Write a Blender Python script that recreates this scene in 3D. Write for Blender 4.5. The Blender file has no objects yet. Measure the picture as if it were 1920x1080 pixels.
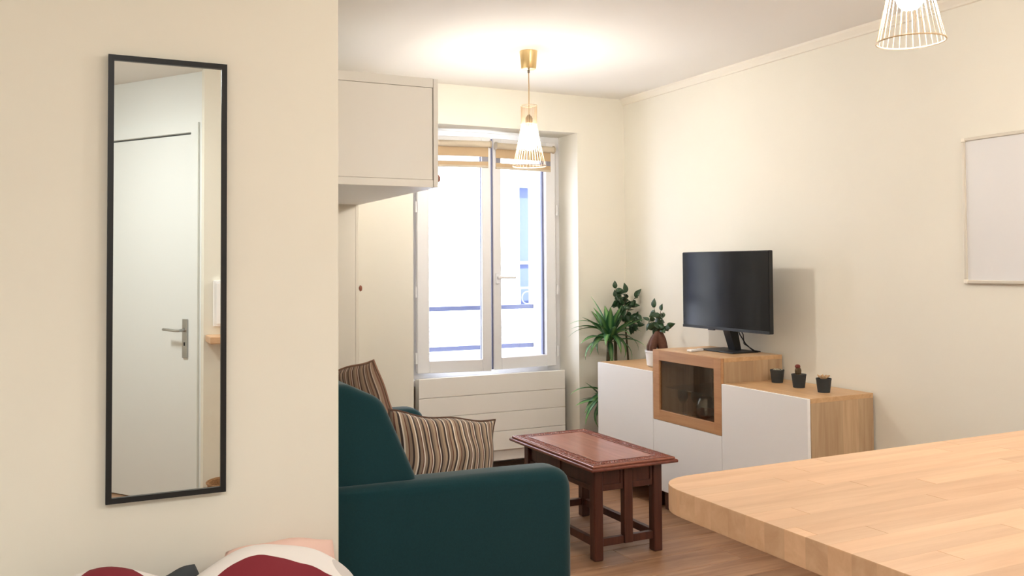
import bpy, bmesh, math, random
from mathutils import Vector, Matrix
random.seed(7)
S = bpy.context.scene
C = S.collection

# ------------------------------------------------------------------ camera
F_PX, YAW, PITCH, ROLL, CY = 1679.9, 26.122, 1.6695, -0.3593, 448.64
CAM_H = 1.385
def make_camera():
    y, p, r = (math.radians(a) for a in (YAW, PITCH, ROLL))
    fw = Vector((math.sin(y)*math.cos(p), math.cos(y)*math.cos(p), math.sin(p)))
    rt = Vector((math.cos(y), -math.sin(y), 0)); up = rt.cross(fw)
    R = math.cos(r)*rt + math.sin(r)*up
    U = -math.sin(r)*rt + math.cos(r)*up
    M = Matrix((R, U, -fw)).transposed().to_4x4()
    M.translation = Vector((0, 0, CAM_H))
    cd = bpy.data.cameras.new('camera'); co = bpy.data.objects.new('camera', cd); C.objects.link(co)
    co.matrix_world = M
    cd.sensor_width = 36; cd.lens = F_PX/1920*36; cd.shift_y = (CY-540)/1920
    cd.clip_start = 0.02; cd.clip_end = 200
    S.camera = co
make_camera()

# ------------------------------------------------------------------ light and exposure
S.view_settings.view_transform = 'Standard'; S.view_settings.look = 'None'
S.view_settings.gamma = 1; S.view_settings.use_curve_mapping = False
S.view_settings.exposure = 1.38
SKY_STRENGTH, SUN_STRENGTH, BULB_STRENGTH, FILL_STRENGTH = 3.0, 6.5, 145.0, (35.0, 32.0)
FILL_COLOR = (0.99, 1.0, 0.98)  # colour of the two fill lamps added behind the viewer
BULB_COLOR = (1.0, 0.95, 0.87)
W = bpy.data.worlds.new('sky'); S.world = W; W.use_nodes = True
W.node_tree.nodes['Background'].inputs[0].default_value = (0.80, 0.87, 1.0, 1)
W.node_tree.nodes['Background'].inputs[1].default_value = SKY_STRENGTH
sd = bpy.data.lights.new('sun', 'SUN'); so = bpy.data.objects.new('sun', sd); C.objects.link(so)
sd.energy = SUN_STRENGTH; sd.angle = math.radians(1.5); sd.color = (0.93, 0.96, 1.0)
so.rotation_euler = Vector((0.25, 0.75, -0.75)).to_track_quat('-Z', 'Y').to_euler()   # from behind the house on to the facade opposite

# ------------------------------------------------------------------ helpers
def lin(c):
    return tuple((v/255/12.92 if v/255 <= 0.04045 else ((v/255+0.055)/1.055)**2.4) for v in c) + (1,)
def nt(name):
    m = bpy.data.materials.new(name); m.use_nodes = True
    n = m.node_tree; return m, n, n.nodes['Principled BSDF']
def plain(name, rgb, rough=0.6, metal=0.0, var=0.0, scale=40, bump=0.0, spec=0.5, coat=0.0, sheen=0.0):
    m, n, b = nt(name)
    b.inputs['Base Color'].default_value = lin(rgb)
    b.inputs['Roughness'].default_value = rough; b.inputs['Metallic'].default_value = metal
    b.inputs['Specular IOR Level'].default_value = spec; b.inputs['Coat Weight'].default_value = coat
    b.inputs['Sheen Weight'].default_value = sheen
    if var or bump:
        tc = n.nodes.new('ShaderNodeTexCoord'); nz = n.nodes.new('ShaderNodeTexNoise')
        nz.inputs['Scale'].default_value = scale; nz.inputs['Detail'].default_value = 4
        n.links.new(tc.outputs['Object'], nz.inputs['Vector'])
        if var:
            mx = n.nodes.new('ShaderNodeMix'); mx.data_type = 'RGBA'
            mx.inputs[6].default_value = lin(rgb); mx.inputs[7].default_value = lin(tuple(max(0, v*(1-var)) for v in rgb))
            n.links.new(nz.outputs['Fac'], mx.inputs[0]); n.links.new(mx.outputs[2], b.inputs['Base Color'])
        if bump:
            bp = n.nodes.new('ShaderNodeBump'); bp.inputs['Strength'].default_value = bump; bp.inputs['Distance'].default_value = 0.004
            n.links.new(nz.outputs['Fac'], bp.inputs['Height']); n.links.new(bp.outputs['Normal'], b.inputs['Normal'])
    return m
def wood(name, c1, c2, axis=0, rough=0.45, scale=6.0, stretch=14.0, rnd=0.25, band=0, band_axis=1, coat=0.0, band_amt=0.35, bump=0.04):
    """grain stretched along `axis` in object space; tone varies per object; optional printed stave bands"""
    m, n, b = nt(name); N = n.nodes.new; L = n.links.new
    tc = N('ShaderNodeTexCoord'); oi = N('ShaderNodeObjectInfo')
    off = N('ShaderNodeVectorMath'); off.operation = 'ADD'
    cmb = N('ShaderNodeCombineXYZ'); mul = N('ShaderNodeMath'); mul.operation = 'MULTIPLY'; mul.inputs[1].default_value = 37.0
    L(oi.outputs['Random'], mul.inputs[0])
    for i in range(3): L(mul.outputs[0], cmb.inputs[i])
    L(tc.outputs['Object'], off.inputs[0]); L(cmb.outputs[0], off.inputs[1])
    mp = N('ShaderNodeMapping'); sc = [scale*stretch*0.35]*3; sc[axis] = scale*0.35
    mp.inputs['Scale'].default_value = sc; L(off.outputs[0], mp.inputs['Vector'])
    nz = N('ShaderNodeTexNoise'); nz.inputs['Scale'].default_value = 1.0; nz.inputs['Detail'].default_value = 6
    nz.inputs['Roughness'].default_value = 0.62; nz.inputs['Distortion'].default_value = 0.6
    L(mp.outputs[0], nz.inputs['Vector'])
    rp = N('ShaderNodeValToRGB'); rp.color_ramp.elements[0].position = 0.3; rp.color_ramp.elements[1].position = 0.7
    rp.color_ramp.elements[0].color = lin(c1); rp.color_ramp.elements[1].color = lin(c2)
    L(nz.outputs['Fac'], rp.inputs['Fac'])
    hs = N('ShaderNodeHueSaturation'); mr = N('ShaderNodeMapRange')
    mr.inputs['To Min'].default_value = 1-rnd; mr.inputs['To Max'].default_value = 1+rnd*0.6
    L(oi.outputs['Random'], mr.inputs['Value']); L(mr.outputs[0], hs.inputs['Value']); L(rp.outputs[0], hs.inputs['Color'])
    out = hs.outputs[0]
    if band:
        sp = N('ShaderNodeSeparateXYZ'); L(tc.outputs['Object'], sp.inputs[0])
        d = N('ShaderNodeMath'); d.operation = 'DIVIDE'; d.inputs[1].default_value = band; L(sp.outputs[band_axis], d.inputs[0])
        fl = N('ShaderNodeMath'); fl.operation = 'FLOOR'; L(d.outputs[0], fl.inputs[0])
        wn = N('ShaderNodeTexWhiteNoise'); wn.noise_dimensions = '1D'; L(fl.outputs[0], wn.inputs['W'])
        m2 = N('ShaderNodeMapRange'); m2.inputs['To Min'].default_value = 1-band_amt; m2.inputs['To Max'].default_value = 1.0+band_amt*0.3
        L(wn.outputs['Value'], m2.inputs['Value'])
        h2 = N('ShaderNodeHueSaturation'); L(m2.outputs[0], h2.inputs['Value']); L(out, h2.inputs['Color']); out = h2.outputs[0]
    L(out, b.inputs['Base Color'])
    b.inputs['Roughness'].default_value = rough; b.inputs['Coat Weight'].default_value = coat
    bp = N('ShaderNodeBump'); bp.inputs['Strength'].default_value = bump; bp.inputs['Distance'].default_value = 0.001
    L(nz.outputs['Fac'], bp.inputs['Height']); L(bp.outputs['Normal'], b.inputs['Normal'])
    return m
def glass(name, tint, gloss_rough=0.02, base=0.04):
    """thin pane: clear transmission with a Fresnel reflection"""
    m = bpy.data.materials.new(name); m.use_nodes = True; n = m.node_tree; n.nodes.clear()
    o = n.nodes.new('ShaderNodeOutputMaterial'); t = n.nodes.new('ShaderNodeBsdfTransparent'); g = n.nodes.new('ShaderNodeBsdfGlossy')
    t.inputs[0].default_value = tuple(tint) + (1,); g.inputs['Roughness'].default_value = gloss_rough
    lw = n.nodes.new('ShaderNodeLayerWeight'); lw.inputs[0].default_value = 0.5
    pw = n.nodes.new('ShaderNodeMath'); pw.operation = 'POWER'; pw.inputs[1].default_value = 5.0; n.links.new(lw.outputs['Facing'], pw.inputs[0])
    fr = n.nodes.new('ShaderNodeMath'); fr.operation = 'MULTIPLY_ADD'; fr.inputs[1].default_value = 0.92; fr.inputs[2].default_value = base; n.links.new(pw.outputs[0], fr.inputs[0])
    mx = n.nodes.new('ShaderNodeMixShader')
    n.links.new(fr.outputs[0], mx.inputs[0]); n.links.new(t.outputs[0], mx.inputs[1]); n.links.new(g.outputs[0], mx.inputs[2])
    n.links.new(mx.outputs[0], o.inputs[0]); return m
def emit(name, rgb, strength):
    m = bpy.data.materials.new(name); m.use_nodes = True; n = m.node_tree; n.nodes.clear()
    o = n.nodes.new('ShaderNodeOutputMaterial'); e = n.nodes.new('ShaderNodeEmission')
    e.inputs[0].default_value = tuple(rgb) + (1,); e.inputs[1].default_value = strength
    n.links.new(e.outputs[0], o.inputs[0]); return m

WLOC = {}
def tag(o, label, cat, group=None, kind=None):
    o['label'] = label; o['category'] = cat
    if group: o['group'] = group
    if kind: o['kind'] = kind
    return o
def thing(name, loc, label, cat, group=None, kind=None):
    o = bpy.data.objects.new(name, None); C.objects.link(o); o.empty_display_size = 0.05
    o.location = loc; WLOC[o] = Vector(loc)
    return tag(o, label, cat, group, kind)
def obj(name, bm, m, parent=None, smooth=False, label=None, kind=None, M=None):
    """bm is in world coordinates (before M); the object's origin goes to the box centre"""
    if M is not None: bmesh.ops.transform(bm, matrix=M, verts=bm.verts)
    bmesh.ops.recalc_face_normals(bm, faces=bm.faces)
    lo = [min(v.co[i] for v in bm.verts) for i in range(3)]; hi = [max(v.co[i] for v in bm.verts) for i in range(3)]
    c = Vector([(a+b)/2 for a, b in zip(lo, hi)])
    bmesh.ops.translate(bm, vec=-c, verts=bm.verts)
    me = bpy.data.meshes.new(name); bm.to_mesh(me); bm.free()
    if smooth:
        me.shade_smooth()
        if smooth != 'all': me.set_sharp_from_angle(angle=math.radians(38))
    me.materials.append(m)
    o = bpy.data.objects.new(name, me); C.objects.link(o)
    o.location = c - (WLOC[parent] if parent else Vector()); WLOC[o] = c
    if parent: o.parent = parent
    if label: o['label'] = label
    if kind: o['kind'] = kind
    return o
def box(bm, lo, hi, bev=0.0, seg=2):
    vs = [bm.verts.new((x, y, z)) for x in (lo[0], hi[0]) for y in (lo[1], hi[1]) for z in (lo[2], hi[2])]
    fs = [bm.faces.new([vs[i] for i in q]) for q in ((0,1,3,2),(4,6,7,5),(0,4,5,1),(2,3,7,6),(0,2,6,4),(1,5,7,3))]
    if bev > 0:
        es = list({e for f in fs for e in f.edges})
        bmesh.ops.bevel(bm, geom=es, offset=bev, segments=seg, profile=0.5, affect='EDGES')
    return bm
def B(lo, hi, bev=0.0, seg=2): return box(bmesh.new(), lo, hi, bev, seg)
def boxes(*bs):
    bm = bmesh.new()
    for lo, hi in bs: box(bm, lo, hi)
    return bm
def tube(bm, pts, r, n=8, cap=True):
    pts = [Vector(p) for p in pts]; rs = r if isinstance(r, (list, tuple)) else [r]*len(pts)
    rings = []; prev = None
    for i, p in enumerate(pts):
        d = (pts[min(i+1, len(pts)-1)] - pts[max(i-1, 0)]).normalized()
        if prev is None:
            a = d.cross(Vector((0, 0, 1)) if abs(d.z) < 0.9 else Vector((1, 0, 0))).normalized()
        else:
            a = (prev - d*prev.dot(d)).normalized()
        prev = a; b = d.cross(a)
        rings.append([bm.verts.new(p + (a*math.cos(2*math.pi*k/n) + b*math.sin(2*math.pi*k/n))*rs[i]) for k in range(n)])
    for A_, B_ in zip(rings, rings[1:]):
        for k in range(n): bm.faces.new((A_[k], A_[(k+1) % n], B_[(k+1) % n], B_[k]))
    if cap: bm.faces.new(rings[0][::-1]); bm.faces.new(rings[-1])
    return bm
def T(pts, r, n=8): return tube(bmesh.new(), pts, r, n)
def lathe(bm, c, prof, n=24, cap0=True, cap1=True):
    rings = [[bm.verts.new((c[0]+r*math.cos(2*math.pi*k/n), c[1]+r*math.sin(2*math.pi*k/n), c[2]+z)) for k in range(n)] for r, z in prof]
    for A_, B_ in zip(rings, rings[1:]):
        for k in range(n): bm.faces.new((A_[k], A_[(k+1) % n], B_[(k+1) % n], B_[k]))
    if cap0: bm.faces.new(rings[0][::-1])
    if cap1: bm.faces.new(rings[-1])
    return bm
def Lt(c, prof, n=24, cap0=True, cap1=True): return lathe(bmesh.new(), c, prof, n, cap0, cap1)
def ring(bm, c, R, r, n=36, m=6):
    rr = []
    for k in range(n):
        a = 2*math.pi*k/n
        rr.append([bm.verts.new((c[0]+(R+r*math.cos(b))*math.cos(a), c[1]+(R+r*math.cos(b))*math.sin(a), c[2]+r*math.sin(b))) for b in [2*math.pi*j/m for j in range(m)]])
    for k in range(n):
        for j in range(m): bm.faces.new((rr[k][j], rr[(k+1) % n][j], rr[(k+1) % n][(j+1) % m], rr[k][(j+1) % m]))
    return bm
def prism_y(prof, y0, y1, bev=0.0, seg=3):
    """profile in X-Z extruded along Y"""
    bm = bmesh.new()
    a = [bm.verts.new((x, y0, z)) for x, z in prof]; b = [bm.verts.new((x, y1, z)) for x, z in prof]
    f0 = bm.faces.new(a); f1 = bm.faces.new(b[::-1]); n = len(prof)
    for i in range(n): bm.faces.new((a[i], b[i], b[(i+1) % n], a[(i+1) % n]))
    if bev:
        es = list(f0.edges) + list(f1.edges)
        bmesh.ops.bevel(bm, geom=es, offset=bev, segments=seg, profile=0.5, affect='EDGES')
    return bm
def round_y(prof, y0, y1, r, seg=5):
    """profile in X-Z extruded along Y with softly rounded ends"""
    n = len(prof); P = [Vector(p) for p in prof]
    area = sum(P[i-1].x*P[i].y-P[i].x*P[i-1].y for i in range(n)); sg = 1 if area > 0 else -1
    nor = []
    for i in range(n):
        a = P[i]-P[i-1]; b = P[(i+1) % n]-P[i]
        na = Vector((-a.y, a.x)).normalized()*sg if a.length > 1e-9 else Vector((0, 0)); nb = Vector((-b.y, b.x)).normalized()*sg if b.length > 1e-9 else Vector((0, 0))
        m = na+nb; m = m.normalized() if m.length > 1e-6 else na
        nor.append(m/max(0.5, m.dot(na) if na.length else 1))
    bm = bmesh.new(); rings = []
    st = [(y0+r*(1-math.sin(t)), r*(1-math.cos(t))) for t in [math.pi/2*k/seg for k in range(seg, -1, -1)]]
    st = [(y, d) for y, d in st]
    st += [(y0+y1-y, d) for y, d in st[::-1]]
    st = [(st[0][0], r+0.006)] + st + [(st[-1][0], r+0.006)]
    for y, d in st:
        rings.append([bm.verts.new((P[i].x+nor[i].x*d, y, P[i].y+nor[i].y*d)) for i in range(n)])
    for A_, B_ in zip(rings, rings[1:]):
        for k in range(n): bm.faces.new((A_[k], A_[(k+1) % n], B_[(k+1) % n], B_[k]))
    bm.faces.new(rings[0][::-1]); bm.faces.new(rings[-1])
    return bm
def rounded(poly, rad, seg=6):
    """round the corners of a polygon; rad is one radius or one per corner"""
    out = []; n = len(poly)
    for i in range(n):
        p = Vector(poly[i]); a = Vector(poly[i-1]); b = Vector(poly[(i+1) % n])
        r = rad[i] if isinstance(rad, (list, tuple)) else rad
        if r <= 0: out.append(tuple(p)); continue
        u = (a-p).normalized(); v = (b-p).normalized()
        ang = u.angle(v); d = min(r/math.tan(ang/2), 0.49*(a-p).length, 0.49*(b-p).length)
        p0, p1 = p+u*d, p+v*d
        for k in range(seg+1):
            t = k/seg
            out.append(tuple((1-t)**2*p0 + 2*t*(1-t)*p + t*t*p1))
    return out

# ------------------------------------------------------------------ materials
M = {}
M['wall'] = plain('wall_paint', (243, 238, 225), 0.85, var=0.02, scale=3, bump=0.02)
M['ceil'] = plain('ceiling_paint', (242, 238, 232), 0.9)
M['trim'] = plain('trim_paint', (243, 236, 222), 0.6)
M['white'] = plain('white_lacquer', (249, 247, 246), 0.35)
M['pvc'] = plain('white_window_plastic', (236, 235, 236), 0.3)
M['cabwhite'] = plain('white_cabinet_board', (244, 240, 233), 0.45)
M['gasket'] = plain('blue_grey_gasket', (112, 116, 146), 0.6)
M['oak'] = wood('oak_veneer', (192, 156, 120), (218, 186, 148), axis=2, rough=0.45, scale=7, band=0.098, band_axis=0, rnd=0.04, band_amt=0.22)
M['oak_x'] = wood('oak_veneer_top', (200, 156, 112), (224, 184, 138), axis=1, rough=0.4, scale=7, rnd=0.04)
M['oak_door'] = wood('oak_door_frame', (180, 130, 88), (200, 152, 108), axis=1, rough=0.45, scale=7, rnd=0.05)
M['stave'] = wood('beech_staves', (200, 156, 118), (220, 180, 142), axis=0, rough=0.42, scale=7, stretch=10, rnd=0.13)
M['plank'] = wood('laminate_plank', (148, 108, 80), (190, 148, 114), axis=0, rough=0.36, scale=5, stretch=12, rnd=0.16)
M['under'] = plain('floor_screed', (90, 66, 48), 0.9)
M['mahog'] = wood('red_brown_wood', (64, 32, 25), (92, 50, 38), axis=2, rough=0.38, scale=7, rnd=0.12)
M['mahog_top'] = wood('red_brown_table_top', (146, 88, 72), (172, 112, 92), axis=1, rough=0.24, scale=6, rnd=0.04, bump=0.0)
M['mahog_carve'] = wood('red_brown_carving', (108, 54, 44), (140, 80, 64), axis=1, rough=0.3, scale=30, stretch=3, rnd=0.05)
M['teal'] = plain('teal_fabric', (15, 60, 67), 0.9, var=0.18, scale=220, bump=0.12, spec=0.2, sheen=0.25)
M['black'] = plain('black_frame', (16, 17, 20), 0.4)
M['screen'] = plain('black_screen', (12, 14, 18), 0.12, spec=0.28)
M['blackplastic'] = plain('black_plastic', (20, 21, 24), 0.45)
M['brass'] = plain('brushed_brass', (232, 204, 150), 0.34, metal=1.0)
M['bronze'] = plain('pale_bronze_wire', (206, 184, 156), 0.4, metal=0.5)
M['cord'] = plain('beige_cord', (200, 165, 115), 0.7)
M['socket'] = plain('grey_socket', (120, 105, 85), 0.5)
M['bulb'] = emit('lit_bulb', BULB_COLOR, BULB_STRENGTH)
M['steel'] = plain('satin_steel', (190, 190, 188), 0.3, metal=1.0)
M['mirror'] = plain('mirror_silver', (238, 242, 240), 0.0, metal=1.0)
M['blind'] = plain('beige_blind_fabric', (206, 178, 142), 0.8, var=0.05, scale=200)
M['sheer'] = glass('sheer_blind_gauze', (0.75, 0.75, 0.78), 0.6)
M['cassette'] = plain('beige_cassette', (206, 192, 170), 0.5)
M['knob'] = plain('red_brown_knob', (150, 92, 74), 0.45)
M['pane'] = glass('window_glass', (0.97, 0.98, 1.0))
M['smoke'] = glass('smoked_glass', (0.86, 0.84, 0.80))
M['clear'] = glass('clear_glass', (0.95, 0.955, 0.95), 0.04, 0.12)
M['pot'] = plain('charcoal_pot', (52, 56, 58), 0.7)
M['soil'] = plain('dark_soil', (62, 48, 38), 0.95, var=0.4, scale=120, bump=0.5)
M['gravel'] = plain('pale_gravel', (205, 195, 170), 0.9, var=0.3, scale=150, bump=0.5)
M['cactus'] = plain('brown_green_cactus', (104, 82, 52), 0.8, var=0.4, scale=90, bump=0.3)
M['cactusred'] = plain('red_cactus_top', (136, 62, 50), 0.8, var=0.3, scale=90, bump=0.3)
M['dry'] = plain('dry_beige_plant', (222, 180, 136), 0.8, var=0.2, scale=90)
M['whitepot'] = plain('white_ceramic', (236, 236, 238), 0.25)
M['darkpot'] = plain('dark_planter', (70, 66, 62), 0.6)
M['root'] = plain('brown_root', (112, 70, 50), 0.75, var=0.35, scale=60, bump=0.4)
M['stem'] = plain('plant_stem', (96, 84, 58), 0.85, var=0.3, scale=60, bump=0.3)
M['figleaf'] = plain('dark_fig_leaf', (52, 84, 52), 0.35, var=0.3, scale=30)
M['red'] = plain('orange_bowl', (178, 84, 46), 0.4)
M['duvet'] = plain('white_duvet', (236, 230, 226), 0.9, bump=0.15, scale=14)
M['pinkcloth'] = plain('pink_pillowcase', (236, 200, 186), 0.9)
M['sheet'] = plain('white_sheet', (232, 228, 224), 0.9)
M['facade'] = plain('pale_facade_render', (238, 238, 238), 0.9)
M['facadetrim'] = plain('facade_stone', (176, 180, 200), 0.9)
M['shutter'] = plain('blue_grey_shutter', (70, 80, 112), 0.7)
M['railing'] = plain('blue_grey_rail', (108, 114, 146), 0.5)
M['doorwhite'] = plain('white_door_paint', (236, 238, 236), 0.4)
M['wicker'] = wood('brown_wicker', (120, 84, 54), (170, 126, 84), axis=0, rough=0.8, scale=30)
M['board'] = plain('whiteboard_enamel', (232, 230, 230), 0.22)
M['alu'] = plain('pale_aluminium', (222, 214, 200), 0.4, metal=0.2)
M['carcassdark'] = plain('cabinet_inside_board', (196, 172, 142), 0.7)

def dracaena_mat():
    m, n, b = nt('dracaena_leaf'); N = n.nodes.new; L = n.links.new
    tc = N('ShaderNodeTexCoord'); sp = N('ShaderNodeSeparateXYZ'); L(tc.outputs['Object'], sp.inputs[0])
    ab = N('ShaderNodeMath'); ab.operation = 'ABSOLUTE'; L(sp.outputs[0], ab.inputs[0])
    rp = N('ShaderNodeValToRGB'); e = rp.color_ramp.elements
    e[0].position = 0.0; e[0].color = lin((132, 172, 104)); e[1].position = 0.22; e[1].color = lin((48, 100, 60))
    k = e.new(0.10); k.color = lin((98, 150, 84))
    ml = N('ShaderNodeMath'); ml.operation = 'MULTIPLY'; ml.inputs[1].default_value = 14; L(ab.outputs[0], ml.inputs[0])
    L(ml.outputs[0], rp.inputs['Fac'])
    hs = N('ShaderNodeHueSaturation'); oi = N('ShaderNodeObjectInfo'); mr = N('ShaderNodeMapRange')
    mr.inputs['To Min'].default_value = 0.6; mr.inputs['To Max'].default_value = 1.15
    L(oi.outputs['Random'], mr.inputs['Value']); L(mr.outputs[0], hs.inputs['Value']); L(rp.outputs[0], hs.inputs['Color'])
    L(hs.outputs[0], b.inputs['Base Color']); b.inputs['Roughness'].default_value = 0.38
    return m
M['dracleaf'] = dracaena_mat()

def stripes(name, axis=0, period=0.16, seed=3, pale=0.0):
    """woven cushion stripes: an irregular sequence of brown, taupe, cream and dark threads"""
    m, n, b = nt(name); N = n.nodes.new; L = n.links.new; rnd = random.Random(seed)
    uv = N('ShaderNodeUVMap'); sp = N('ShaderNodeSeparateXYZ'); L(uv.outputs[0], sp.inputs[0])
    d = N('ShaderNodeMath'); d.operation = 'MULTIPLY'; d.inputs[1].default_value = 1/period; L(sp.outputs[0], d.inputs[0])
    fr = N('ShaderNodeMath'); fr.operation = 'FRACT'; L(d.outputs[0], fr.inputs[0])
    rp = N('ShaderNodeValToRGB'); rp.color_ramp.interpolation = 'CONSTANT'
    dark, tau, tan, cream, rust = (58, 44, 40), (136, 116, 98), (168, 144, 120), (220, 208, 192), (104, 66, 54)
    mixc = lambda c: tuple(v*(1-pale)+p*pale for v, p in zip(c, (206, 160, 136)))
    seq = [dark, cream, tan, rust, tau, dark, tan, cream, dark, tau, rust, cream, tau, dark, tan, rust, cream, dark, tau, tan, rust, cream, dark, tau, tan, dark, cream, tau, rust, tan]
    wid = [1.2 if c in (tau, tan) else (0.9 if c == dark else 0.6) for c in seq]; tot = sum(w for w in wid); x = 0
    e = rp.color_ramp.elements
    for i, (c, w) in enumerate(zip(seq, wid)):
        if i < 2: k = e[i]; k.position = x/tot
        else: k = e.new(x/tot)
        k.color = lin(mixc(c)); x += w
    L(fr.outputs[0], rp.inputs['Fac']); L(rp.outputs[0], b.inputs['Base Color'])
    b.inputs['Roughness'].default_value = 0.9; b.inputs['Sheen Weight'].default_value = 0.2
    return m
M['stripe'] = stripes('striped_weave', period=0.215)
M['stripe_pale'] = stripes('striped_weave_rosy', period=0.20, pale=0.30)

def blob_print(name, base, blobs):
    """flat printed shapes: ellipses (cx, cy, rx, ry, rgb) over the pillow's UV in metres"""
    m, n, b = nt(name); N = n.nodes.new; L = n.links.new
    uv = N('ShaderNodeUVMap'); col = None
    nz = N('ShaderNodeTexNoise'); nz.inputs['Scale'].default_value = 6; L(uv.outputs[0], nz.inputs['Vector'])
    cur = N('ShaderNodeRGB'); cur.outputs[0].default_value = lin(base); out = cur.outputs[0]
    for cx, cy, rx, ry, c in blobs:
        mp = N('ShaderNodeMapping'); mp.inputs['Location'].default_value = (-cx/rx, -cy/ry, 0); mp.inputs['Scale'].default_value = (1/rx, 1/ry, 0)
        L(uv.outputs[0], mp.inputs[0])
        ln = N('ShaderNodeVectorMath'); ln.operation = 'LENGTH'; L(mp.outputs[0], ln.inputs[0])
        ad = N('ShaderNodeMath'); ad.operation = 'MULTIPLY_ADD'; ad.inputs[1].default_value = 0.35; L(nz.outputs['Fac'], ad.inputs[0]); L(ln.outputs['Value'], ad.inputs[2])
        lt = N('ShaderNodeMath'); lt.operation = 'LESS_THAN'; lt.inputs[1].default_value = 1.17; L(ad.outputs[0], lt.inputs[0])
        mx = N('ShaderNodeMix'); mx.data_type = 'RGBA'; mx.inputs[7].default_value = lin(c)
        L(lt.outputs[0], mx.inputs[0]); L(out, mx.inputs[6]); out = mx.outputs[2]
    L(out, b.inputs['Base Color']); b.inputs['Roughness'].default_value = 0.9
    return m

# ------------------------------------------------------------------ room shell
XR, YW, XL, YP, HC = 3.40, 5.1724, 0.655, 2.42, 2.52
RX0, RX1, YB, YO, RT = 1.865, 3.028, 5.77, 5.90, 2.269      # window recess
XB, YE = -1.55, -2.6                                        # bed side wall, far end of the entry

fl = obj('floor', boxes(((XB, YE, -0.12), (XR, YW, -0.012)), ((RX0, YW, -0.12), (RX1, YB, -0.012))), M['under'])
tag(fl, 'warm oak laminate floor of long planks', 'floor', kind='structure')
def planks():
    w, ln, gap = 0.192, 1.28, 0.0014
    y = YE; row = 0
    cache = {}
    def put(x0, x1, y0, y1):
        if x1-x0 < 0.02 or y1-y0 < 0.01: return
        key = (round(x1-x0, 3), round(y1-y0, 3))
        c = Vector(((x0+x1)/2, (y0+y1)/2, -0.006))
        if key in cache:
            o = bpy.data.objects.new('plank', cache[key]); C.objects.link(o); o.parent = fl; o.location = c-WLOC[fl]
        else:
            bm = B((x0+gap, y0+gap, -0.012), (x1-gap, y1-gap, 0), 0.0012, 1)
            o = obj('plank', bm, M['plank'], fl); cache[key] = o.data
    while y < YB:
        y1 = min(y+w, YB)
        segs = []
        if y < YW and y1 > YW: segs = [(y, YW, XB, XR), (YW, y1, RX0, RX1)]
        elif y >= YW: segs = [(y, y1, RX0, RX1)]
        else: segs = [(y, y1, XB, XR)]
        for (a, b, xa, xb) in segs:
            x = XB - ln*((row*0.37+0.1) % 1.0)
            while x < xb:
                put(max(x, xa), min(x+ln, xb), a, b); x += ln
        y = y1; row += 1
planks()

def struct(name, bm, m, label, cat):
    return tag(obj(name, bm, m), label, cat, kind='structure')
struct('ceiling', B((XB-0.1, YE-0.1, HC), (XR+0.1, YO, HC+0.12)), M['ceil'], 'flat white painted ceiling', 'ceiling')
struct('wall_right', B((XR, YE, 0), (XR+0.15, YO, HC)), M['wall'], 'cream wall behind the television cabinets', 'wall')
struct('wall_window', boxes(((XL-0.2, YW, 0), (RX0, YO, HC)), ((RX1, YW, 0), (XR, YO, HC)), ((RX0, YW, RT), (RX1, YO, HC)), ((RX0, YB, 0), (RX1, YO, 0.62))),
       M['wall'], 'cream end wall with a deep window recess', 'wall')
struct('wall_partition', B((XB, YP, 0), (XL, YP+0.1, HC)), M['wall'], 'cream partition wall carrying the tall mirror', 'wall')
struct('wall_left', B((XL-0.12, YP+0.1, 0), (XL, YW, HC)), M['wall'], 'cream wall behind the teal sofa', 'wall')
struct('wall_bedside', B((XB-0.1, YE, 0), (XB, YP, HC)), M['wall'], 'cream wall beside the bed', 'wall')
struct('wall_kitchen', B((0.665, -0.62, 0), (XR, -0.50, HC)), M['wall'], 'cream kitchen wall seen at the right of the mirror', 'wall')
struct('wall_rear', B((XB, YE-0.1, 0), (XR, YE, HC)), M['wall'], 'cream wall at the far end of the entry', 'wall')
struct('trim_1', prism_y([(XR, 2.478), (XR-0.012, 2.480), (XR-0.016, 2.488), (XR-0.034, 2.508), (XR-0.036, HC), (XR, HC)], -0.5, YW), M['trim'], 'cream crown moulding along the right wall', 'moulding')
struct('baseboard_window', B((RX0, YB-0.014, 0), (RX1, YB, 0.085), 0.003), M['white'], 'white baseboard under the radiator', 'baseboard')
struct('baseboard_right', B((XR-0.012, -0.5, 0), (XR, YW, 0.07), 0.003), M['white'], 'white baseboard along the right wall', 'baseboard')

# entry wall set at an angle behind the camera, with its door: seen in the mirror
EA = Vector((0.663, -0.611)); ED = Vector((-0.569, -0.822)).normalized(); EN = Vector((ED.y, -ED.x))   # EN: away from the room
def entry_M():
    m = Matrix.Identity(4)
    m.col[0][:3] = (ED.x, ED.y, 0); m.col[1][:3] = (EN.x, EN.y, 0); m.col[2][:3] = (0, 0, 1); m.translation = (EA.x, EA.y, 0)
    return m
if EN.dot(Vector((0, 0))-EA) > 0: EN = -EN
ME = entry_M()
D0, D1, DT = 0.075, 0.93, 2.165
tag(obj('wall_entry', boxes(((-0.02, 0, 0), (D0-0.005, 0.12, HC)), ((D1+0.005, 0, 0), (2.3, 0.12, HC)), ((D0-0.005, 0, DT+0.005), (D1+0.005, 0.12, HC))), M['doorwhite'], M=ME),
    'white slanted entry wall around the door', 'wall', kind='structure')
dr = thing('door_1', ME @ Vector((0.5, 0.02, 0)), 'white flush entrance door with steel lever seen in the mirror', 'door', kind='structure')
obj('door_leaf', B((D0+0.002, 0.006, 0.006), (D1-0.002, 0.046, DT-0.003), 0.002), M['doorwhite'], dr, M=ME)
cas = boxes(((D0-0.062, -0.014, 0), (D0-0.006, -0.0005, DT+0.06)), ((D1+0.006, -0.014, 0), (D1+0.062, -0.0005, DT+0.06)), ((D0-0.006, -0.014, DT+0.006), (D1+0.006, -0.0005, DT+0.06)))
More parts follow.
